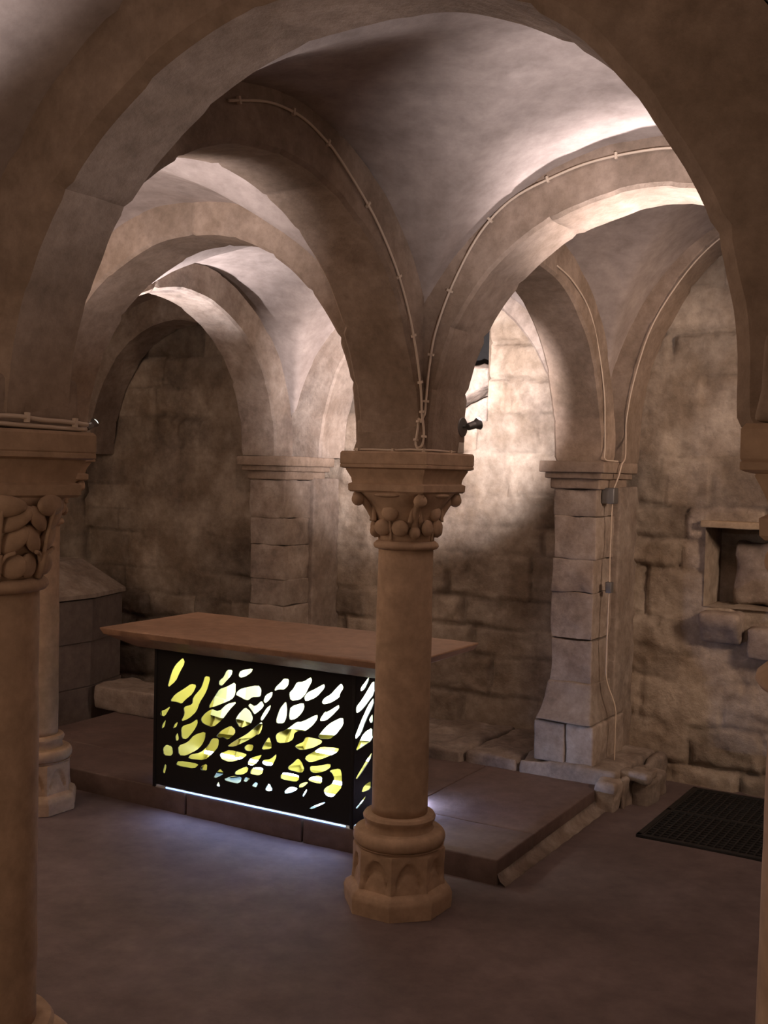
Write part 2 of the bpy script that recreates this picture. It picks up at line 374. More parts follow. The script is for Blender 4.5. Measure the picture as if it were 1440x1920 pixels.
# ---- arches
def arch(label, axis, c0, cs, a, b, zc, th=.15, w=.130, ch=(.012, .012), z0=ZA, seed=0, mat='arch', yoff=0., vous=.21):
    """semicircular arch rib: axis 'u' runs along u at v = c0, axis 'v' along v at u = c0; a, b are half span and rise of its soffit"""
    al, ar = a if isinstance(a, tuple) else (a, a); a = (al + ar) / 2
    st = []                                                           # (x, z, nx, nz, arc length)
    nl = max(2, int((zc - z0) / .03)); L = 0.
    for k in range(nl): st.append((-al, z0 + (zc - z0) * k / nl, -1, 0, (zc - z0) * k / nl))
    per = PI * (a + b) / 2; na = int(per / .022); L0 = zc - z0
    for k in range(na + 1):
        f = PI - PI * k / na; st.append(((al if f > PI / 2 else ar) * math.cos(f), zc + b * math.sin(f), math.cos(f), math.sin(f), L0 + per * k / na))
    for k in range(1, nl + 1): st.append((ar, zc - (zc - z0) * k / nl, 1, 0, L0 + per + (zc - z0) * k / nl))
    tot = st[-1][4]; r = np.random.default_rng(seed + 100); nv = int(tot / vous); js = np.linspace(0, tot, nv + 1); js[1:-1] += r.uniform(-.03, .03, nv - 1)
    jit = r.normal(0, .002, nv); tn = 1 + r.normal(0, .06, nv); jy = r.normal(0, .0025, nv)
    c1, c2 = ch
    cs_pts = [(-w, th), (-w, th * .72), (-w, th * .45), (-w, c1), (-w + c1, 0), (-w * .45, 0), (0, 0), (w * .45, 0), (w - c2, 0), (w, c2), (w, th * .45), (w, th * .72), (w, th)]
    V = []; T = []
    for (x, z, nx, nz, l) in st:
        k = min(nv - 1, max(0, np.searchsorted(js, l) - 1)); e = min(abs(l - js[k]), abs(js[k + 1] - l)); g = .006 * math.exp(-(e / .008) ** 2)
        for (y, p) in cs_pts:
            inn = p + jit[k] + g * (1 if p < th * .9 else 0); yy = y + (jy[k] - (g if abs(y) > w * .9 else 0) * np.sign(y))
            V.append((cs + x + nx * inn, yy + yoff, z + nz * inn)); T.append(tn[k] * (1 - 6 * g))
    V = np.array(V); n = len(cs_pts)
    Q = V + seed * 1.7; V = V + np.c_[vnoise(Q, 6, 1), vnoise(Q, 6, 2), vnoise(Q, 6, 3)] * .004 + np.c_[vnoise(Q, 19, 4), vnoise(Q, 19, 5), vnoise(Q, 19, 6)] * .0018
    V[:, 2] = np.maximum(V[:, 2], z0)
    P = np.c_[V[:, 0], V[:, 1] + c0, V[:, 2]] if axis == 'u' else np.c_[V[:, 1] + c0, V[:, 0], V[:, 2]]
    Fc = gridfaces(n, len(st), True, flip=(axis == 'u')); Fc += [tuple(range(n)), tuple((len(st) - 1) * n + i for i in range(n))]
    base = W(cs - a, c0, z0) if axis == 'u' else W(c0, cs - a, z0)
    o = link('stone_arch', Wn(P), Fc, M[mat], base=base, tone=T, sharp=35)
    return tagp(o, label, 'arch') if label else tagp(o, kind='structure')
arch('big near round arch framing the top of the view, sprung from the left leafy capital', 'u', -SV, .936, (.782, .718), .72, 1.70, .20, w=.100, ch=(.022, .012), seed=1, vous=.26, yoff=.030)
bpy.data.objects['stone_arch']['group'] = 'vault arches'
arch('arch rising left from the central column to the near left column, cable on its face', 'v', 0, -.957, .83, .855, 1.635, .17, seed=2)
arch('arch rising right from the central column, cable on its face and brightly lit soffit', 'u', 0, .903, .74, .74, 1.755, .17, seed=3)
arch('pinkish arch going back left from the central column, behind the cabled left arch', 'u', 0, -.971, .825, .825, 1.70, .16, seed=4)
arch('small dark-faced arch at far left with white-lit soffit, behind the pinkish arch', 'v', -SF, .83, .787, .787, 1.72, .17, seed=5, mat='pale')
arch('brown arch at right leading from the central column to the right wall pilaster', 'v', 0, .85, .82, .84, 1.65, .17, seed=6)
arch('dark wall rib rising right from the right pilaster, cable under its lower edge', 'u', FORMV + .12, .934, .80, 1.14, 1.75, .24, seed=7)
arch('grey wall rib behind the central column, edging the brightly lit patch of back wall', 'u', FORMV + .12, -.985, .76, .90, 1.73, .24, seed=8, mat='pale')
arch(None, 'u', FORMV + .12, -2.95, .78, .86, 1.70, .24, seed=9, mat='pale')
arch(None, 'v', SU, -.94, .79, .79, 1.70, .20, seed=10); arch(None, 'v', SU, .85, .82, .84, 1.65, .20, seed=11)
arch(None, 'u', -SV, -.985, .82, .82, 1.70, .20, seed=12); arch(None, 'v', -SF, -.94, .79, .79, 1.70, .20, seed=13)
arch(None, 'v', 0, -2.89, .82, .82, 1.70, .20, seed=14); arch(None, 'u', 0, -2.95, .82, .82, 1.70, .20, seed=15)
arch(None, 'u', FORMV + .12, 2.86, .80, 1.0, 1.72, .24, seed=16)
for k, o in enumerate([o for o in col.objects if o.name.startswith('stone_arch') and o.get('kind') == 'structure']): o.name = 'trim_%d' % (k + 1)

# ---------------------------------------------------------------- columns
def plan_ring(half, z, n=12, rr=.006):
    pts = []
    for k in range(4):
        a = PI / 2 * k + PI / 4; c, s = math.cos(a) * math.sqrt(2), math.sin(a) * math.sqrt(2)
        nxt = a + PI / 2; c2, s2 = math.cos(nxt) * math.sqrt(2), math.sin(nxt) * math.sqrt(2)
        for i in range(n): pts.append((half * (c + (c2 - c) * i / n), half * (s + (s2 - s) * i / n), z))
    return pts
def square_stack(prof, cu, cv, n=12, seed=0, rough=.0015):
    V = []
    for h, z in prof: V += plan_ring(h, z, n)
    V = np.array(V); k = 4 * n; V[:, :2] += np.c_[vnoise(V + seed, 9, 1), vnoise(V + seed, 9, 2)] * rough * 2
    Fc = gridfaces(k, len(prof), True); Fc += [tuple(range(k))[::-1], tuple((len(prof) - 1) * k + i for i in range(k))]
    return Wn(V + np.array([cu, cv, 0])), Fc
def octr(th, R):  # octagon radius with faces square to the grid
    a = (th - TH) % (PI / 4); a = np.minimum(a, PI / 4 - a); apo = R * math.cos(PI / 8); return apo / np.cos(a)
def column(cu, cv, r_shaft, label, r_top=None, style='ball', a=.179, base=True):
    loc = W(cu, cv, 0); root = empty('column', loc, label, 'column', None); cx, cy = loc[0], loc[1]; k = r_shaft / .104; mt = M['column']
    # base: octagonal plinth, drum with blind arches, torus and ring
    if base:
        def rf(th, z, r):
            if z < .222 and z > -.01:
                R = octr(th, r)
                if .085 < z < .215:                              # little blind arches cut into the drum's faces
                    f = (th - TH) % (PI / 4) / (PI / 4); x = np.abs(f - .5) * 2
                    x = np.abs(((th - TH + PI / 8) % (PI / 4)) / (PI / 4) - .5) * 2
                    t = (z - .085) / .115; arc = np.sqrt(np.clip(1 - (x / .80) ** 2, 0, 1)); ins = np.clip((arc - t) * 9, 0, 1); ins2 = np.clip((arc * .62 - t) * 9, 0, 1)
                    R = R - .014 * ins + .009 * ins2
                return R
            return np.full(len(th), r)
        pf = [(.202 * k, 0), (.205 * k, .055), (.196 * k, .075), (.176 * k, .086), (.172 * k, .12), (.172 * k, .17), (.172 * k, .214), (.170 * k, .221), (.158 * k, .224), (.166 * k, .232)]
        pf += [((.148 + .022 * math.sin(q)) * k, .257 - .027 * math.cos(q)) for q in np.linspace(.4, PI - .35, 9)]
        pf += [(.126 * k, .287), (.122 * k, .300), (.124 * k, .312), (.131 * k, .320), (.133 * k, .330), (.127 * k, .340), (.108 * k, .344)]
        V, Fc = lathe(pf, (cx, cy, 0), 160, .0025, 3, rf, .007); link('base', V, Fc, mt, root, sharp=40)
    rt_ = r_top or r_shaft * .97
    V, Fc = lathe([(r_shaft * 1.0, .343), (r_shaft, .5), (rt_, 1.33)], (cx, cy, 0), 72, .0016, int(cu * 10) + 5); link('shaft', V, Fc, mt, root)
    # necking ring
    V, Fc = lathe([(rt_, 1.316), (rt_ + .014, 1.320), (rt_ + .020, 1.328), (rt_ + .018, 1.338), (rt_ + .008, 1.347), (rt_, 1.350)], (cx, cy, 0), 72, .001, 2); link('necking', V, Fc, mt, root)
    # capital bell
    top = .150 if style == 'ball' else .165; q0 = rt_ + .002
    def bell(th, z, r):
        t = np.clip((z - 1.36) / .17, 0, 1); sq = .150 / np.maximum(np.abs(np.cos(th - TH)), np.abs(np.sin(th - TH))); sq = np.minimum(sq, .19)
        return r * (1 - t ** 3) + np.minimum(sq, r * 1.25) * t ** 3
    pf = [(q0 + (top - q0) * t ** 2.2, 1.345 + .187 * t) for t in np.linspace(0, 1, 14)]
    V, Fc = lathe(pf, (cx, cy, 0), 72, .001, 6, bell); cap = link('capital', V, Fc, mt, root)
    def loc3(th, R, z): return np.array([cx + math.cos(th) * R, cy + math.sin(th) * R, z])
    def rad(z): return q0 + (top - q0) * max(0, (z - 1.345) / .187) ** 2.2
    lb = MB(); vb = MB()
    if style in ('ball', 'plain'):
        for i in range(4):                                       # corner stalks ending in knobs
            th = TH + PI / 4 + i * PI / 2
            vb.add(*tube(smooth_path([loc3(th, rad(1.36) + .006, 1.36), loc3(th, rad(1.43) + .012, 1.43), loc3(th, .155, 1.485), loc3(th, .188, 1.515), loc3(th, .192, 1.502)], 5), [.012] * 6 + [.014] * 6 + [.013] * 9))
            vb.add(*blob(loc3(th, .184, 1.497), np.diag([.024] * 3), 14, 10))
            if style == 'plain': continue
            vb.add(*blob(loc3(th, rad(1.385) + .012, 1.383), np.diag([.021, .021, .023]), 14, 10))
            vb.add(*tube(smooth_path([loc3(th + s_, rad(1.44 + .05 * abs(s_)) + .012, 1.475 - 2.2 * s_ * s_) for s_ in (-.16, -.08, 0, .08, .16)], 5), .009))
            tf = TH + i * PI / 2
            t = np.array([-math.sin(tf), math.cos(tf), 0]); nrm = np.array([math.cos(tf), math.sin(tf), 0])
            vb.add(*tube(smooth_path([loc3(tf, rad(1.35) + .004, 1.352), loc3(tf, rad(1.40) + .006, 1.40), loc3(tf, rad(1.455) + .010, 1.46)], 5), .005))
            for dx, dz, s in ((-.036, 1.398, .036), (.036, 1.398, .036), (0, 1.452, .036)):
                lb.add(*blob(loc3(tf, rad(dz) + .002, dz) + t * dx, [t * s, nrm * s * .42, np.array([0, 0, s * .85])]))
            lb.add(*blob(loc3(tf, rad(1.515) + .004, 1.515), [t * .055, nrm * .012, np.array([0, 0, .008])]))
    else:
        nlf = 8
        for i in range(nlf):                                     # fleshy leaves on forked stems, two rows
            th = TH + (i + .5) * 2 * PI / nlf; t = np.array([-math.sin(th), math.cos(th), 0]); nrm = np.array([math.cos(th), math.sin(th), 0]); z3 = np.array([0, 0, 1.])
            R0 = rad(1.36)
            vb.add(*tube(smooth_path([loc3(th, R0 + .006, 1.35), loc3(th, R0 + .016, 1.375), loc3(th, rad(1.41) + .018, 1.405)], 4), .010))
            for sg in (-1, 1):
                vb.add(*tube(smooth_path([loc3(th, R0 + .014, 1.372), loc3(th, rad(1.40) + .018, 1.40) + t * sg * .015, loc3(th, rad(1.41) + .020, 1.408) + t * sg * .036], 4), .005))
                lb.add(*blob(loc3(th, rad(1.38) + .004, 1.378) + t * sg * .037, [t * .033, nrm * .011, z3 * .027], 12, 8))
                lb.add(*blob(loc3(th, rad(1.44) + .006, 1.436) + t * sg * .036, [t * .035 + z3 * .016 * sg, nrm * .011, z3 * .028], 12, 8))
                lb.add(*blob(loc3(th, rad(1.485) + .010, 1.480) + t * sg * .036, [t * .038 + z3 * .010 * sg, nrm * .011, z3 * .027 + t * .010 * sg], 12, 8))
            vb.add(*tube(smooth_path([loc3(th, rad(1.40) + .02, 1.40), loc3(th, rad(1.45) + .024, 1.45), loc3(th, rad(1.50) + .026, 1.50)], 4), .005))
            lb.add(*blob(loc3(th, rad(1.505) + .016, 1.508), [t * .056, nrm * .014, z3 * .024], 12, 8))
    if lb.V: lb.build('leaves', mt, cap)
    vb.build('stalks', mt, cap)
    # abacus: band, hollow and plain top fillet
    V, Fc = square_stack([(.150, 1.524), (.156, 1.530), (.157, 1.552), (.150, 1.556), (.146, 1.558), (.149, 1.575), (.157, 1.592), (.163, 1.604), (.163, 1.608), (a - .006, 1.610), (a, 1.613), (a, 1.622), (a - .002, 1.624), (a, 1.627), (a, 1.664), (a - .005, 1.671)], cu, cv, 12, int(cu * 7))
    link('abacus', V, Fc, mt, root, sharp=30)
    return root
colC = column(0, 0, .104, 'slender round sandstone column standing free in the centre, in front of the altar')
column(0, -SV, .138, 'thick brown column at the left edge, nearest the viewer, with carved leafy capital', style='leaf', r_top=.134)
column(-SF, 0, .100, 'slim greenish column with bulging base, half hidden behind the near left column', style='ball')
column(SU, -SV, .170, 'column cut off by the right edge of the view beside the dark floor grating', r_top=.165, style='plain')
column(SU, 0, .104, 'round column just outside the right edge that carries the lit right arch')
# springer blocks over the abaci
def springer(cu, cv, half, label, h=.115):
    V, F_ = rbox(-half, half, -half, half, ZA - .001, ZA + h, .012, .03, .004, int(cu * 5) + 3); 
    def tp(P):
        k = np.clip((ZA + .05 - P[:, 2]) / .05, 0, 1)[:, None]; return np.c_[P[:, :2] * (1 + .07 * k), P[:, 2:]]
    V = tp(V); o = link('springer_block', Wn(V + np.array([cu, cv, 0])), F_, M['arch'], base=W(cu, cv, ZA), sharp=40); return tagp(o, label, 'stone block', 'arch springers')
springer(0, 0, .139, 'square springer block on the central column where cables come down')
springer(0, -SV, .150, 'springer block on the near left column behind bundled cables')
springer(-SF, 0, .135, 'springer block above the slim column behind the left one')
springer(SU, -SV, .160, 'springer block on the column at the right edge')
springer(SU, 0, .139, 'springer block on the column beyond the right edge')

# ---------------------------------------------------------------- wall pilasters
def pilaster(u_c, label, v0=1.68, half=.113, seed=0):
    root = empty('wall_pilaster', W(u_c, 1.95, 0), label, 'pilaster', 'wall pilasters'); r = np.random.default_rng(seed)
    b = MB(); z = .56; 
    while z < 1.53:
        h = min(r.uniform(.15, .24), 1.535 - z); 
        if 1.535 - (z + h) < .08: h = 1.535 - z
        V, Fc = rbox(u_c - half + r.normal(0, .003), u_c + half + r.normal(0, .003), v0 + r.normal(0, .004), 2.0, z, z + h - .001, .0055, .022, .008, seed + int(z * 50)); b.add(Wn(V), Fc, 1 + r.normal(0, .09)); z += h
    V, Fc = rbox(u_c - half - .045, u_c + half + .03, 1.93, 2.24, .10, 1.55, .012, .03, .006, seed + 77); b.add(Wn(V), Fc, .92)
    b.build('shaft', M['pale'], root, sharp=45)
    b = MB()
    def flare(k0, k1):
        def f(P):
            t = np.clip((P[:, 2] - .37) / .2, 0, 1)[:, None]; c = np.array([[u_c, 2.0]]); s = 1 + k0 * (1 - t) ** 2
            return np.c_[c + (P[:, :2] - c) * s, P[:, 2:]]
        return f
    V, Fc = rbox(u_c - half - .006, u_c + half + .006, v0 - .006, 2.05, .375, .565, .012, .025, .006, seed + 5, flare(.30, 0)); b.add(Wn(V), Fc, .9)
    V, Fc = rbox(u_c - half - .044, u_c + .01, v0 - .075, 2.05, .165, .37, .012, .03, .006, seed + 6); b.add(Wn(V), Fc, 1.06)
    V, Fc = rbox(u_c + .016, u_c + half + .046, v0 - .075, 2.05, .165, .37, .012, .03, .006, seed + 7); b.add(Wn(V), Fc, 1.16)
    b.build('base', M['pale'], root, sharp=45)
    b = MB()
    V, Fc = rbox(u_c - half - .055, u_c + half + .06, v0 - .075, 2.1, 1.617, ZA, .006, .03, .002, seed + 8); b.add(Wn(V), Fc)
    V, Fc = rbox(u_c - half - .036, u_c + half + .04, v0 - .05, 2.08, 1.585, 1.620, .008, .03, .002, seed + 9); b.add(Wn(V), Fc, .95)
    V, Fc = rbox(u_c - half - .016, u_c + half + .02, v0 - .022, 2.06, 1.535, 1.590, .010, .03, .002, seed + 10); b.add(Wn(V), Fc)
    b.build('impost', M['arch'], root, sharp=45)
    return root
pilaster(-.015, 'wall pilaster right of the central column with electric cable down its side', seed=21)
pilaster(-1.945, 'wall pilaster left of the central column, behind the altar, under the white-lit arch', half=.128, seed=31)

# ---------------------------------------------------------------- dais, footing, grating
root = empty('altar_platform', D(-1.2, .7, 0), 'low reddish stone platform with joints, carrying the altar', 'platform')
b = [-3.0, -1.568, -.918, 0.0]
for i in range(3):
    V, Fc = rbox(b[i] + (.003 if i else 0), b[i + 1] - (.003 if i < 2 else 0), 0, .375, -.01, .1, .008, .05, .002, 40 + i); link('kerb_stone', Dn(V), Fc, M['dais'], root, tone=np.full(len(V), [.97, 1.03, .98][i]), sharp=45)
b = [-3.0, -1.75, -.62, 0.0]
for i in range(3):
    V, Fc = rbox(b[i] + .002, b[i + 1] - .002, .382, 1.36, -.01, .098, .006, .06, .003, 50 + i); link('paving_slab', Dn(V), Fc, M['dais'], root, tone=np.full(len(V), [1., 1.04, 1.08][i]), sharp=45)
V = []; n = 40
for k in range(n):
    y = .0 + 1.34 * k / (n - 1); q = .018 + .002 * math.sin(k * 1.7) + .02 * (k / n); V += [(.0, y, .045), (.012, y, .018), (.015 + q, y, .004), (.015 + q, y, -.01), (-.0, y, -.01)]
link('mortar_fillet', Dn(V), gridfaces(5, n, True), M['pale'], root)
# footing along the back wall behind the dais, under the pilasters
mb = MB(); r = np.random.default_rng(3); x = -2.45; k = 0
while x < .30:
    w = min(r.uniform(.3, .55), .33 - x)
    V, Fc = rbox(x, x + w - .008, 1.58 + r.normal(0, .015) - .14 * max(0, -x) * .3, 2.26, -.02, .155 + r.normal(0, .008), .022, .03, .016, 60 + k); mb.add(Wn(V), Fc, 1 + r.normal(0, .08)); x += w; k += 1
tagp(mb.build('stone_footing', M['pale'], base=W(-1, 1.9, 0), sharp=45), 'rough stone ledge along the foot of the back wall, under the pilasters', 'ledge')
for i, (u0, u1, v0, v1, z0, z1, lab) in enumerate(((.27, .41, 1.64, 1.82, .115, .170, 'small loose reddish stone on the ledge end, right of the right pilaster'), (.20, .30, 1.50, 1.70, -.01, .135, 'broken mortared stone between platform corner and the right pilaster foot'), (.31, .40, 1.70, 2.0, -.01, .112, 'low dark stone under the loose stone by the back wall'))):
    V, Fc = rbox(u0, u1, v0, v1, z0, z1, .016, .014, .016, 80 + i); tagp(link('rubble_stone', Wn(V), Fc, M['pale'], base=W((u0 + u1) / 2, (v0 + v1) / 2, z0), tone=np.full(len(V), (1, 1.1, .8)[i])), lab, 'stone', 'rubble stones')
root = empty('floor_grating', W(.9, 1.7, 0), 'black metal grating let into the floor at right below the wall recess', 'grating')
g0, g1, h0, h1 = .49, 1.40, 1.25, 2.15; mb = MB()
for (a, b_, c, d) in ((g0, g1, h0, h0 + .025), (g0, g1, h1 - .025, h1), (g0, g0 + .025, h0, h1), (g1 - .025, g1, h0, h1), (g0, g1, (h0 + h1) / 2 - .012, (h0 + h1) / 2 + .012)):
    V, Fc = rbox(a, b_, c, d, -.004, .012, .003, .3); mb.add(Wn(V), Fc)
mb.build('frame', M['grate'], root, sharp=40); mb = MB()
for i in range(26):
    a = g0 + .03 + (g1 - g0 - .06) * i / 25; V, Fc = rbox(a - .004, a + .004, h0 + .02, h1 - .02, -.002, .010, .001, 1); mb.add(Wn(V), Fc)
for i in range(26):
    a = h0 + .03 + (h1 - h0 - .06) * i / 25; V, Fc = rbox(g0 + .02, g1 - .02, a - .004, a + .004, -.003, .008, .001, 1); mb.add(Wn(V), Fc)
mb.build('bars', M['grate'], root); V, Fc = rbox(g0 + .01, g1 - .01, h0 + .01, h1 - .01, -.006, .001, .001, 1); link('pit', Wn(V), Fc, M['dark'], root)  # thin black plate stands in for the dark hollow under the bars

# ---------------------------------------------------------------- altar
root = empty('altar', D(-1.19, .23, .1), 'altar with a brown stone top on a glowing pierced black metal box', 'altar')
SL0, SL1, SD0, SD1 = -2.0, -.378, -.125, .588
def slab_shape(P):
    t = np.clip((.815 - P[:, 2]) / .065, 0, 1); cx, cy = (SL0 + SL1) / 2, (SD0 + SD1) / 2
    sx = 1 - t * .085 / ((SL1 - SL0) / 2) * 1.9; sy = 1 - t * .095 / ((SD1 - SD0) / 2)
    return np.c_[cx + (P[:, 0] - cx) * sx, cy + (P[:, 1] - cy) * sy, P[:, 2]]
V, Fc = rbox(SL0, SL1, SD0, SD1, .752, .840, .006, .03, .0015, 90); V = slab_shape(V); link('table_top', Dn(V), Fc, M['slab'], root, sharp=35)
X0, X1, BD = -1.755, -.668, .46
HOLES = [[(0.159,0.62),(0.171,0.598),(0.141,0.55),(0.122,0.512),(0.07,0.472),(0.094,0.546),(0.116,0.583)],[(0.209,0.505),(0.241,0.503),(0.22,0.463),(0.18,0.432),(0.158,0.41),(0.127,0.415),(0.09,0.413),(0.118,0.447),(0.167,0.477)],[(0.289,0.548),(0.32,0.546),(0.305,0.496),(0.291,0.468),(0.264,0.431),(0.246,0.387),(0.203,0.35),(0.158,0.33),(0.179,0.367),(0.171,0.397),(0.221,0.414),(0.223,0.445),(0.267,0.491),(0.276,0.511)],[(0.093,0.39),(0.057,0.336),(0.029,0.34),(0.036,0.36),(0.056,0.366)],[(0.065,0.324),(0.058,0.29),(0.041,0.276),(0.043,0.296)],[(0.136,0.322),(0.131,0.3),(0.107,0.286),(0.117,0.308)],[(0.414,0.592),(0.446,0.596),(0.442,0.573),(0.411,0.542),(0.391,0.521),(0.372,0.523),(0.374,0.541),(0.397,0.559)],[(0.481,0.578),(0.492,0.599),(0.559,0.617),(0.551,0.598),(0.52,0.577),(0.49,0.568)],[(0.464,0.544),(0.463,0.489),(0.445,0.465),(0.358,0.425),(0.314,0.411),(0.357,0.476),(0.375,0.501),(0.416,0.517)],[(0.498,0.519),(0.588,0.545),(0.606,0.529),(0.602,0.499),(0.584,0.494),(0.558,0.49),(0.536,0.473),(0.518,0.474),(0.495,0.482),(0.47,0.488),(0.476,0.502)],[(0.473,0.456),(0.432,0.416),(0.396,0.37),(0.342,0.326),(0.285,0.337),(0.275,0.356),(0.298,0.383),(0.335,0.407),(0.373,0.4),(0.418,0.44)],[(0.521,0.438),(0.55,0.424),(0.564,0.397),(0.552,0.369),(0.496,0.344),(0.47,0.377),(0.483,0.4)],[(0.609,0.479),(0.623,0.461),(0.61,0.443),(0.573,0.414),(0.559,0.429),(0.538,0.448),(0.549,0.46),(0.576,0.449)],[(0.249,0.349),(0.252,0.328),(0.233,0.296),(0.191,0.25),(0.162,0.251),(0.158,0.293),(0.17,0.308),(0.213,0.323)],[(0.137,0.271),(0.145,0.241),(0.128,0.231),(0.123,0.253)],[(0.297,0.297),(0.296,0.267),(0.278,0.234),(0.25,0.208),(0.188,0.174),(0.149,0.17),(0.143,0.211),(0.196,0.234),(0.234,0.273)],[(0.443,0.345),(0.466,0.332),(0.467,0.314),(0.426,0.28),(0.403,0.29),(0.38,0.283),(0.364,0.288),(0.393,0.318)],[(0.611,0.385),(0.616,0.364),(0.601,0.337),(0.549,0.3),(0.468,0.257),(0.429,0.253),(0.459,0.276),(0.53,0.319),(0.552,0.337),(0.583,0.363)],[(0.336,0.272),(0.375,0.276),(0.372,0.24),(0.349,0.214),(0.298,0.169),(0.203,0.162),(0.217,0.183),(0.274,0.199),(0.315,0.236)],[(0.07,0.205),(0.104,0.201),(0.11,0.171),(0.095,0.157),(0.056,0.155),(0.05,0.185)],[(0.145,0.142),(0.265,0.146),(0.237,0.12),(0.16,0.118),(0.131,0.121)],[(0.313,0.153),(0.311,0.121),(0.273,0.119),(0.28,0.14)],[(0.441,0.236),(0.528,0.232),(0.53,0.224),(0.501,0.204),(0.442,0.182),(0.396,0.188),(0.386,0.209),(0.414,0.224)],[(0.54,0.276),(0.572,0.277),(0.563,0.25),(0.532,0.246),(0.52,0.259)],[(0.6,0.234),(0.617,0.24),(0.604,0.22),(0.583,0.195),(0.561,0.184),(0.54,0.189),(0.555,0.216)],[(0.529,0.174),(0.545,0.171),(0.539,0.152),(0.512,0.136),(0.473,0.13),(0.475,0.145)],[(0.574,0.177),(0.623,0.185),(0.624,0.162),(0.602,0.147),(0.557,0.147),(0.559,0.162)],[(0.458,0.122),(0.508,0.125),(0.504,0.102),(0.481,0.091),(0.405,0.095)],[(0.388,0.142),(0.411,0.124),(0.366,0.098),(0.351,0.099),(0.37,0.125)],[(0.53,0.128),(0.557,0.126),(0.535,0.107),(0.519,0.108)],[(0.585,0.115),(0.6,0.111),(0.59,0.091),(0.565,0.094)],[(0.38,0.085),(0.39,0.061),(0.366,0.061)],[(0.062,0.114),(0.074,0.108),(0.063,0.068),(0.05,0.074)],[(0.726,0.59),(0.753,0.591),(0.75,0.564),(0.729,0.544),(0.703,0.543),(0.679,0.532),(0.684,0.548),(0.712,0.575)],[(0.668,0.527),(0.666,0.507),(0.648,0.485),(0.631,0.472),(0.62,0.479),(0.63,0.506)],[(0.865,0.612),(0.872,0.597),(0.856,0.569),(0.839,0.536),(0.812,0.511),(0.766,0.502),(0.758,0.532),(0.778,0.552),(0.796,0.583),(0.828,0.587)],[(0.933,0.591),(0.938,0.577),(0.898,0.532),(0.844,0.507),(0.836,0.524),(0.852,0.545),(0.893,0.567)],[(1.02,0.604),(1.031,0.586),(1.014,0.561),(1.013,0.546),(0.971,0.518),(0.935,0.507),(0.927,0.516),(0.939,0.533),(0.97,0.552),(1.0,0.586)],[(0.74,0.493),(0.747,0.462),(0.744,0.423),(0.731,0.398),(0.693,0.393),(0.692,0.412),(0.71,0.458)],[(0.831,0.498),(0.836,0.478),(0.823,0.453),(0.795,0.426),(0.763,0.416),(0.759,0.437),(0.766,0.473)],[(0.661,0.467),(0.653,0.442),(0.616,0.391),(0.605,0.399),(0.62,0.426),(0.639,0.452)],[(1.009,0.512),(1.012,0.499),(0.981,0.466),(0.951,0.44),(0.921,0.433),(0.921,0.443),(0.943,0.475),(0.954,0.474)],[(0.9,0.456),(0.901,0.437),(0.879,0.407),(0.841,0.377),(0.815,0.377),(0.788,0.363),(0.784,0.336),(0.756,0.318),(0.704,0.308),(0.693,0.334),(0.703,0.351),(0.745,0.369),(0.8,0.411),(0.824,0.413)],[(1.03,0.462),(1.035,0.432),(0.997,0.385),(0.971,0.364),(0.926,0.358),(0.912,0.366),(0.943,0.404),(0.973,0.431)],[(0.612,0.382),(0.617,0.359),(0.603,0.331),(0.581,0.326),(0.579,0.35)],[(0.654,0.327),(0.669,0.295),(0.667,0.276),(0.615,0.264),(0.628,0.289)],[(0.848,0.353),(0.908,0.353),(0.928,0.349),(0.926,0.337),(0.881,0.311),(0.822,0.293),(0.794,0.304),(0.808,0.316),(0.835,0.328)],[(0.924,0.321),(1.012,0.329),(1.01,0.315),(0.981,0.296),(0.928,0.27),(0.874,0.247),(0.848,0.258),(0.855,0.273),(0.904,0.303)],[(0.809,0.254),(0.828,0.242),(0.843,0.213),(0.829,0.195),(0.764,0.198),(0.759,0.209),(0.782,0.227)],[(0.874,0.231),(0.911,0.237),(0.973,0.257),(0.976,0.242),(0.943,0.219),(0.893,0.204),(0.875,0.212)],[(0.738,0.183),(0.813,0.183),(0.816,0.164),(0.798,0.151),(0.723,0.151),(0.722,0.166)],[(0.912,0.197),(0.934,0.195),(0.933,0.166),(0.903,0.163),(0.864,0.168),(0.876,0.182)],[(0.97,0.225),(1.023,0.242),(1.032,0.22),(1.034,0.168),(1.012,0.141),(0.988,0.118),(0.959,0.119),(0.945,0.137),(0.954,0.152),(0.985,0.171),(0.995,0.195),(0.988,0.213)],[(0.694,0.256),(0.694,0.24),(0.674,0.202),(0.64,0.197),(0.62,0.205),(0.628,0.22),(0.664,0.228)],[(0.659,0.123),(0.681,0.095),(0.657,0.085),(0.637,0.089)],[(0.775,0.126),(0.812,0.125),(0.79,0.105),(0.745,0.089),(0.743,0.103)],[(0.853,0.159),(0.865,0.159),(0.84,0.135),(0.817,0.129),(0.821,0.144)],[(0.859,0.131),(0.857,0.115),(0.841,0.091),(0.836,0.1)],[(0.946,0.088),(0.955,0.086),(0.888,0.047),(0.874,0.048),(0.892,0.061)]]
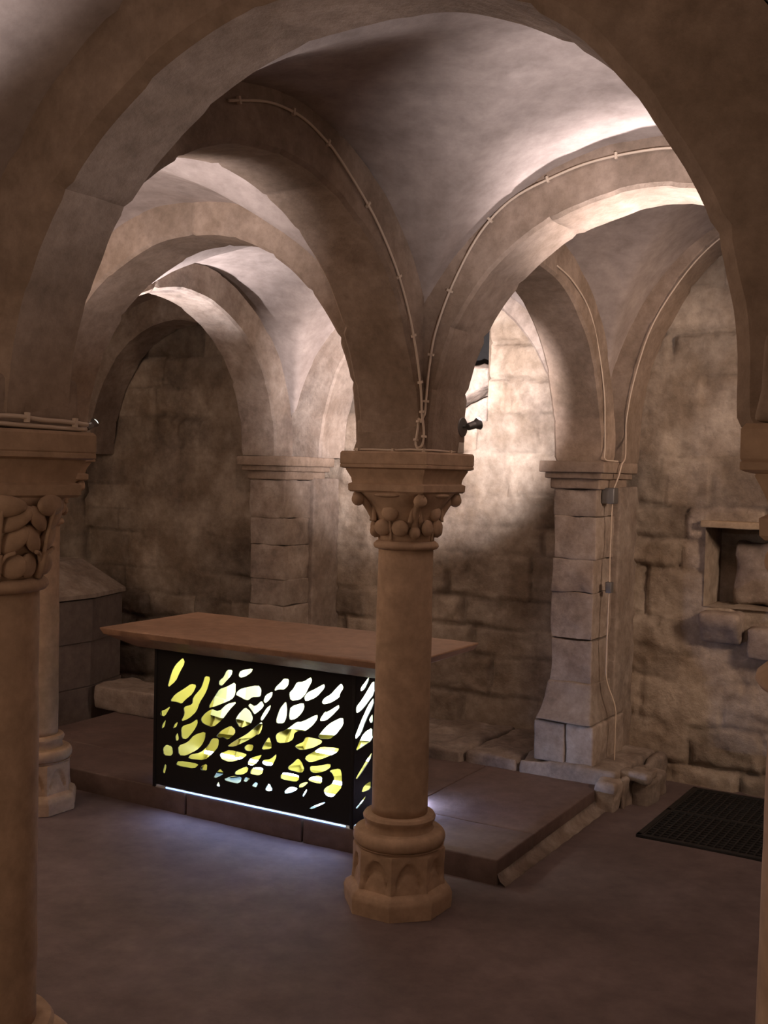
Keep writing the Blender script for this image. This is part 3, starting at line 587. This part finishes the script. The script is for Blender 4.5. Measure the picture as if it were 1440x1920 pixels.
SIDE = [[(0.116,0.624),(0.111,0.606),(0.082,0.576),(0.046,0.572),(0.049,0.589),(0.081,0.606)],[(0.155,0.606),(0.162,0.544),(0.064,0.492),(0.022,0.484),(0.012,0.51),(0.062,0.537)],[(0.155,0.525),(0.156,0.498),(0.096,0.44),(0.062,0.393),(0.019,0.376),(0.013,0.392),(0.052,0.441),(0.108,0.499)],[(0.153,0.458),(0.155,0.421),(0.134,0.422),(0.12,0.44)],[(0.151,0.397),(0.154,0.344),(0.057,0.33),(0.021,0.326),(0.042,0.356),(0.084,0.389)],[(0.155,0.29),(0.141,0.262),(0.041,0.204),(0.023,0.207),(0.04,0.22),(0.111,0.269)],[(0.151,0.167),(0.151,0.132),(0.073,0.134),(0.09,0.159)],[(0.118,0.117),(0.097,0.096),(0.04,0.074),(0.029,0.081),(0.075,0.097)]]
def chaikin(p, grow=1.05):
    o = []; c = np.mean(np.array(p), 0); p = [tuple(c + (np.array(q) - c) * grow) for q in p]
    for i in range(len(p)):
        a, b = np.array(p[i]), np.array(p[(i + 1) % len(p)]); o += [tuple(a * .8 + b * .2), tuple(a * .2 + b * .8)]
    return o
def inside(pt, poly):
    x, y = pt; r_ = False
    for i in range(len(poly)):
        (x0, y0), (x1, y1) = poly[i], poly[i - 1]
        if (y0 > y) != (y1 > y) and x < (x1 - x0) * (y - y0) / (y1 - y0) + x0: r_ = not r_
    return r_
def pierced(name, w, h, holes, fr):
    """a sheet of black steel with cut-outs, 4 mm thick"""
    from mathutils.geometry import delaunay_2d_cdt
    polys = [[(0, 0), (w, 0), (w, h), (0, h)]]
    for q in holes: polys.append([(min(max(x, .010), w - .010), min(max(y, .010), h - .012)) for x, y in chaikin(q)])
    vs = []; es = []
    for q in polys:
        n0 = len(vs); vs += [Vector(p) for p in q]; es += [(n0 + i, n0 + (i + 1) % len(q)) for i in range(len(q))]
    ov, oe, of = delaunay_2d_cdt(vs, es, [], 0, 1e-6)[:3]
    keep = []
    for f in of:
        c = [sum(ov[i][k] for i in f) / len(f) for k in (0, 1)]
        if 0 < c[0] < w and 0 < c[1] < h and not any(inside(c, q) for q in polys[1:]): keep.append(tuple(f))
    n = len(ov); V = [(v[0], v[1], -.002) for v in ov] + [(v[0], v[1], .002) for v in ov]; cnt = {}
    for f in keep:
        for i in range(len(f)): cnt.setdefault(tuple(sorted((f[i], f[(i + 1) % len(f)]))), []).append((f[i], f[(i + 1) % len(f)]))
    Fc = [f[::-1] for f in keep] + [tuple(i + n for i in f) for f in keep] + [(e[0][0], e[0][1], e[0][1] + n, e[0][0] + n) for e in cnt.values() if len(e) == 1]
    return link(name, Dn(fr(np.array(V))), Fc, M['steel'], root, smooth=False)
HB = .012; PH = .652 - HB                                            # panel starts above the light strip
def down(hs): return [[(x, y - HB) for x, y in q] for q in hs]
pierced('pierced_panel', X1 - X0, PH, down(HOLES), lambda V: np.c_[X0 + V[:, 0], V[:, 2], .1 + HB + V[:, 1]])
side = SIDE + [[(x - .19 + .17, y) for x, y in q] for q in HOLES if min(p[0] for p in q) > .19 and max(p[0] for p in q) < .47]
pierced('pierced_panel', BD, PH, down(side), lambda V: np.c_[X1 + V[:, 2], V[:, 0], .1 + HB + V[:, 1]])
left = [[(x - .38, y) for x, y in q] for q in HOLES if min(p[0] for p in q) > .40 and max(p[0] for p in q) < .82]
pierced('pierced_panel', BD, PH, down(left), lambda V: np.c_[X0 + V[:, 2], BD - V[:, 0], .1 + HB + V[:, 1]])
V, Fc = rbox(X0, X1, BD - .004, BD, .1 + HB, .752, .001, 1); link('back_panel', Dn(V), Fc, M['steel'], root, smooth=False)
# plinth and folded corners
for x in (X0, X1):
    for y in (0, BD): V, Fc = rbox(x - .008, x + .008, y - .006, y + .006, .099, .752, .003, 1); link('corner_post', Dn(V), Fc, M['steel'], root)
# inside: folded brass sheet, glass floor, light tubes
n = 23; xs = np.linspace(X0 + .03, X1 - .03, n); ys = BD - .05 - .035 * (np.arange(n) % 2) - .02 * np.array([(k * 7) % 3 for k in range(n)])
zz = [.13, .215, .217, .30, .302, .38]; dy = [-.10, -.04, -.07, -.02, -.05, .0]; V = [(x, y + d, z) for z, d in zip(zz, dy) for x, y in zip(xs, ys)]
link('brass_sheet', Dn(V), gridfaces(n, 6), M['gold'], root, smooth=False)
n = 12; xs = np.linspace(X0 + .03, X1 - .03, n); ys = BD - .045 - .03 * (np.arange(n) % 2); zz = [.378, .46, .462, .745]; dy = [-.06, -.03, -.015, .02]; V = [(x, y + d, z) for z, d in zip(zz, dy) for x, y in zip(xs, ys)]
link('frosted_sheet', Dn(V), gridfaces(n, 4), M['frosted'], root, smooth=False)
V = [(X0 + .012, .03, .13), (X0 + .05, .37, .13), (X0 + .04, .37, .74), (X0 + .012, .03, .74)]; link('brass_cheek', Dn(V), [(0, 1, 2, 3)], M['gold'], root, smooth=False)
V, Fc = rbox(X0 + .02, X1 - .02, .03, BD - .02, .112, .122, .002, 1); link('glass_floor', Dn(V), Fc, M['mirror'], root)
for (a, b_, y, z) in ((-1.70, -1.30, .30, .205), (-1.42, -.86, .24, .20), (-1.05, -.75, .30, .31), (-1.25, -.72, .20, .15), (-1.02, -.72, .33, .40)):
    V, Fc = tube([D(a + (b_ - a) * k / 8, y, z) for k in range(9)], .0085, 10); link('light_tube', V, Fc, M['tube'], root)
for (a, b_, c, d) in ((X0 + .07, X1 - .03, -.004, .004), (X0 - .004, X0 + .004, .03, BD - .03), (X1 - .004, X1 + .004, .03, BD - .03)):
    V, Fc = rbox(a, b_, c, d,   .1005, .1065, .002, 1); link('light_strip', Dn(V), Fc, M['strip'], root)
lamp('altar_inner_lamp', 'AREA', D(-1.28, .10, .735), 3.2, (.95, 1, .95), target=D(-1.32, .36, .62), size=(.8, .08))
lamp('altar_inner_lamp_right', 'AREA', D(-.88, .10, .735), 6, (.85, 1, 1), target=D(-.90, .36, .55), size=(.32, .08))

# ---------------------------------------------------------------- tomb and stone block at the far left
root = empty('tomb', W(-3.4, 1.0, 0), 'dark stone tomb chest with sloping lid at far left, partly hidden by columns', 'tomb')
lo = [(-3.03, -.3), (-3.03, 1.34), (-3.16, 1.72), (-3.9, 1.72), (-3.9, -.3)]
mb = MB(); zs = [-.01, .22, .225, .50, .505, .765]
for i in range(0, 6, 2):
    V = [(u * (1 - 0) - (.012 if i == 2 else 0), v_, z) for z in (zs[i], zs[i + 1]) for u, v_ in lo]; mb.add(Wn(V), gridfaces(5, 2, True) + [(4, 3, 2, 1, 0), (5, 6, 7, 8, 9)], [.95, 1.0, .9][i // 2])
mb.build('chest', M['tomb'], root, smooth=False)
hi = [(-3.30, -.3), (-3.30, 1.20), (-3.42, 1.62), (-3.8, 1.62), (-3.8, -.3)]
lo2 = [(-3.015, -.3), (-3.015, 1.345), (-3.15, 1.74), (-3.9, 1.74), (-3.9, -.3)]
V = [(u, v_, .775) for u, v_ in lo2] + [(u, v_, .80) for u, v_ in lo2] + [(u, v_, .975) for u, v_ in hi]
link('lid', Wn(V), gridfaces(5, 3, True) + [(4, 3, 2, 1, 0), (10, 11, 12, 13, 14)], M['pale'], root, smooth=False)
V, Fc = rbox(-2.97, -2.47, 1.30, 1.62, .098, .245, .018, .03, .012, 95); tagp(link('stone_block', Wn(V), Fc, M['pale'], base=W(-2.6, 1.48, .09), sharp=45), 'rough low stone block on the floor behind the altar, before the tomb', 'stone block')

# ---------------------------------------------------------------- wall recess stones at right
V, Fc = rbox(.478, 1.16, WALLV - .05, WALLV + .12, 1.352, 1.388, .006, .03, .003, 101); tagp(link('lintel', Wn(V), Fc, M['oak'], base=W(.8, WALLV, 1.352), sharp=45), 'flat lintel over the dark wall recess at right', 'lintel')
V, Fc = rbox(.505, .70, WALLV - .13, WALLV + .12, .765, .925, .022, .02, .012, 102)
def cut(P):
    t = np.clip((.87 - P[:, 2]) / .12, 0, 1); f = np.clip((WALLV - P[:, 1]) / .13, 0, 1); return np.c_[P[:, 0], P[:, 1] + t * f * .09, P[:, 2]]
tagp(link('corbel_stone', Wn(cut(V)), Fc, M['pale'], base=W(.6, WALLV, .765), tone=np.full(len(V), 1.02), sharp=45), 'worn corbel stone jutting under the left end of the wall recess', 'stone block')
V, Fc = rbox(.735, 1.12, WALLV - .09, WALLV + .1, .70, .86, .02, .03, .012, 103); tagp(link('stone_block', Wn(V), Fc, M['pale'], base=W(.9, WALLV, .70), sharp=45), 'squared stone at the right frame edge under the wall recess', 'stone block')
V, Fc = rbox(.60, 1.10, WALLV + .14, WALLV + .30, .95, 1.28, .04, .03, .02, 104); tagp(link('stone_block', Wn(V), Fc, M['pale'], base=W(.85, WALLV + .2, .95), tone=np.full(len(V), .85)), 'large stone filling the back of the dark wall recess', 'stone block')
# black sheet closing the small recess high in the back wall, behind broken stones
V, Fc = rbox(WIN[0] + .02, WIN[1] - .01, WALLV + .385, WALLV + .395, WIN[2], WIN[3] - .02, .002, 1); tagp(link('recess_back', Wn(V), Fc, M['dark']), kind='structure')
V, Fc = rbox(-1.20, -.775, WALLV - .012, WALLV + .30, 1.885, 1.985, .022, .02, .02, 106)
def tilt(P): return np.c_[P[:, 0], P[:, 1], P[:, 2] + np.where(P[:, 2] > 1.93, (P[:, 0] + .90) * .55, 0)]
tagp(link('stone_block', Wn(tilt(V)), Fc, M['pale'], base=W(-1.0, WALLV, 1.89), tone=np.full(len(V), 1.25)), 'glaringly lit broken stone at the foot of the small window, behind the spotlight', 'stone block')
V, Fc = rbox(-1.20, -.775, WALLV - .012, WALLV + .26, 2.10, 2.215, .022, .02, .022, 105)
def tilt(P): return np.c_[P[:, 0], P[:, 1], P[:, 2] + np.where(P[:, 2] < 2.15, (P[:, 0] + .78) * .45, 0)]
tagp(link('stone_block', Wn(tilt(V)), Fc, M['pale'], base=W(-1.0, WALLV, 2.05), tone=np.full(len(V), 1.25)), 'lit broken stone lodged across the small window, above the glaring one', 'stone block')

# ---------------------------------------------------------------- cables, boxes, spotlights
def clips(path, every, parent, nrm, size=.008, first=2):
    for k in range(first, len(path) - 1, every):
        t = path[k + 1] - path[k - 1]; t = t / np.linalg.norm(t); n_ = np.asarray(nrm) / np.linalg.norm(nrm); s = np.cross(t, n_)
        c = path[k]; V = [c + t * a * size * .5 + s * b * size * 1.3 + n_ * d for a in (-1, 1) for b in (-1, 1) for d in (-size * .6, size * .7)]
        link('clip', V, [(0, 1, 3, 2), (4, 6, 7, 5), (0, 4, 5, 1), (2, 3, 7, 6), (0, 2, 6, 4), (1, 5, 7, 3)], M['cable'], parent, smooth=False)
def cable(pts, r, label, clip_every=0, nrm=(0, 0, 1), n=6, group='electric cables'):
    P = smooth_path(pts, n); base = P[0]; V, Fc = tube(P, r, 8); 
    if not clip_every: return tagp(link('electric_cable', V, Fc, M['cable'], base=base), label, 'cable', group)
    root = empty('electric_cable', base, label, 'cable', group); link('cable_sheath', V, Fc, M['cable'], root); clips(P, clip_every, root, nrm); return root
CA = [(-1.21, 2.563), (-1.052, 2.607), (-.904, 2.614), (-.783, 2.585), (-.683, 2.541), (-.496, 2.420), (-.359, 2.29), (-.270, 2.165), (-.212, 2.046), (-.175, 1.94), (-.155, 1.86), (-.148, 1.80)]
CB = [(.143, 1.80), (.148, 1.86), (.158, 1.97), (.180, 2.09), (.244, 2.25), (.341, 2.41), (.456, 2.510), (.606, 2.567), (.749, 2.60), (.939, 2.61), (1.07, 2.595)]
q = .1385
pa = [W(q, v_, z) for v_, z in CA] + [W(q + .006, -.142, 1.74), W(q + .004, -.146, 1.70), W(q - .008, -.154, 1.682), W(q - .018, -.156, 1.70), W(q - .016, -.150, 1.74)]
cable(pa + [W(q - .014, -.145, 1.78)], .0042, 'cable on the shadowed face of the left arch, looping at the central springer', 9, UX)
cable([W(q - .013, -.1455, 1.775)] + [W(u_, -q, z) for u_, z in CB], .0042, 'cable along the shadowed face of the right arch, rising from the central springer', 9, -VX)
cable([W(-.135, -.158, 1.676), W(-.06, -.158, 1.677), W(.02, -.159, 1.675), W(.10, -.158, 1.678), W(.153, -.157, 1.676), W(.160, -.10, 1.677), W(.158, .04, 1.676), W(.156, .09, 1.68)], .0038, 'thin cable lying along the abacus top of the central column', 11, (0, 0, 1))
for dz, dy, lab in ((.006, 0, 'lower of two cables lying on the abacus of the near left column'), (.020, -.004, 'upper of two bundled cables on the abacus of the near left column')):
    cable([W(.166 - dy, -SV + v_, 1.672 + dz + s) for v_, s in ((-.17, 0), (-.10, .003), (-.03, dz * .25), (.03, .001), (.10, 0), (.16, -.004 * (dz > .01)))], .0050, lab, 12 if dz > .01 else 0, UX)
cable([W(-.13 + .26, 1.02, 2.515), W(.1335, 1.20, 2.475), W(.1335, 1.41, 2.375), W(.1335, 1.55, 2.20), W(.1335, 1.64, 2.00), W(.1335, 1.662, 1.85), W(.136, 1.665, 1.74), W(.140, 1.66, 1.685), W(.150, 1.75, 1.678), W(.160, 1.79, 1.677)], .0038, 'cable down the brown right arch to the right wall pilaster', 0)
fr = [(.146, 1.90), (.18, 2.10), (.262, 2.36), (.395, 2.575), (.527, 2.722), (.657, 2.81), (.80, 2.86)]
cable([W(u_, FORMV - .013, z) for u_, z in fr[::-1]] + [W(.145, FORMV - .014, 1.80), W(.172, 1.86, 1.70), W(.176, 1.80, 1.66), W(.172, 1.77, 1.60), W(.150, 1.768, 1.54)], .0040, 'cable under the dark wall rib running down to the grey junction box', 0)
cable([W(.146, 1.766, 1.47), W(.142, 1.768, 1.25), W(.143, 1.768, 1.08), W(.142, 1.768, .9), W(.140, 1.768, .70), W(.146, 1.768, .58), W(.185, 1.79, .45), W(.190, 1.79, .35), W(.190, 1.79, .17)], .0036, 'cable from the junction box down the right pilaster side to the floor', 0)
V, Fc = rbox(.100, .165, 1.735, 1.80, 1.465, 1.545, .006, .05); tagp(link('junction_box', Wn(V), Fc, M['grey'], base=W(.13, 1.77, 1.465), sharp=45), 'small grey junction box on the right pilaster below its impost', 'junction box')
V, Fc = rbox(.128, .160, 1.75, 1.785, 1.02, 1.075, .004, .05); tagp(link('wall_switch', Wn(V), Fc, M['grey'], base=W(.14, 1.77, 1.02), sharp=45), 'small dark switch on the cable halfway down the right pilaster', 'switch')
def spotlight(base_uvz, n_uv, head_uvz, aim_uvz, label, disc=.040):
    b = W(*base_uvz); h = W(*head_uvz); n_ = UX * n_uv[0] + VX * n_uv[1]; root = empty('spotlight', b, label, 'lamp', 'column spotlights')
    def cyl(p0, p1, r0, r1, seg=20):
        p0 = np.asarray(p0); p1 = np.asarray(p1); return tube([p0, p0 + (p1 - p0) * .06, p0 + (p1 - p0) * .94, p1], [r0 * .9, r0, r1, r1 * .94], seg)
    V, Fc = cyl(b - n_ * .004, b + n_ * .028, disc, disc * .92, 28); link('mount_disc', V, Fc, M['grey'], root, sharp=40)
    V, Fc = cyl(b + n_ * .02, h, .0055, .0055, 10); link('arm', V, Fc, M['grey'], root)
    a = W(*aim_uvz) - h; a /= np.linalg.norm(a)
    V, Fc = tube([h - a * .026, h - a * .022, h + a * .004, h + a * .008, h + a * .028], [.006, .013, .015, .014, .024], 20); link('lamp_head', V, Fc, M['grey'], root, sharp=40)
    V, Fc = tube([h + a * .0285, h + a * .031], [.021, .019], 20); link('lamp_glass', V, Fc, M['bulb'], root); return root
spotlight((.141, .105, 1.768), (1, 0), (.206, .108, 1.775), (.55, .75, 2.0), 'small spotlight on a disc at the central springer aimed at the back wall')
V, Fc = rbox(.139, .166, .080, .122, ZA, 1.730, .003, .05); tagp(link('cable_trunking', Wn(V), Fc, M['white'], base=W(.145, .1, ZA), sharp=45), 'short pale trunking below the spotlight disc on the central abacus', 'trunking')
spotlight((-1.90, .136, 1.772), (0, 1), (-1.862, .205, 1.782), (-1.7, .9, 2.3), 'tiny glaring spotlight peeking out behind the near left column')
for o in col.objects:
    if o.name.startswith('stone_arch'): o['group'] = 'vault arches'
    if o.name.split('.')[0] == 'column': o['group'] = 'crypt columns'
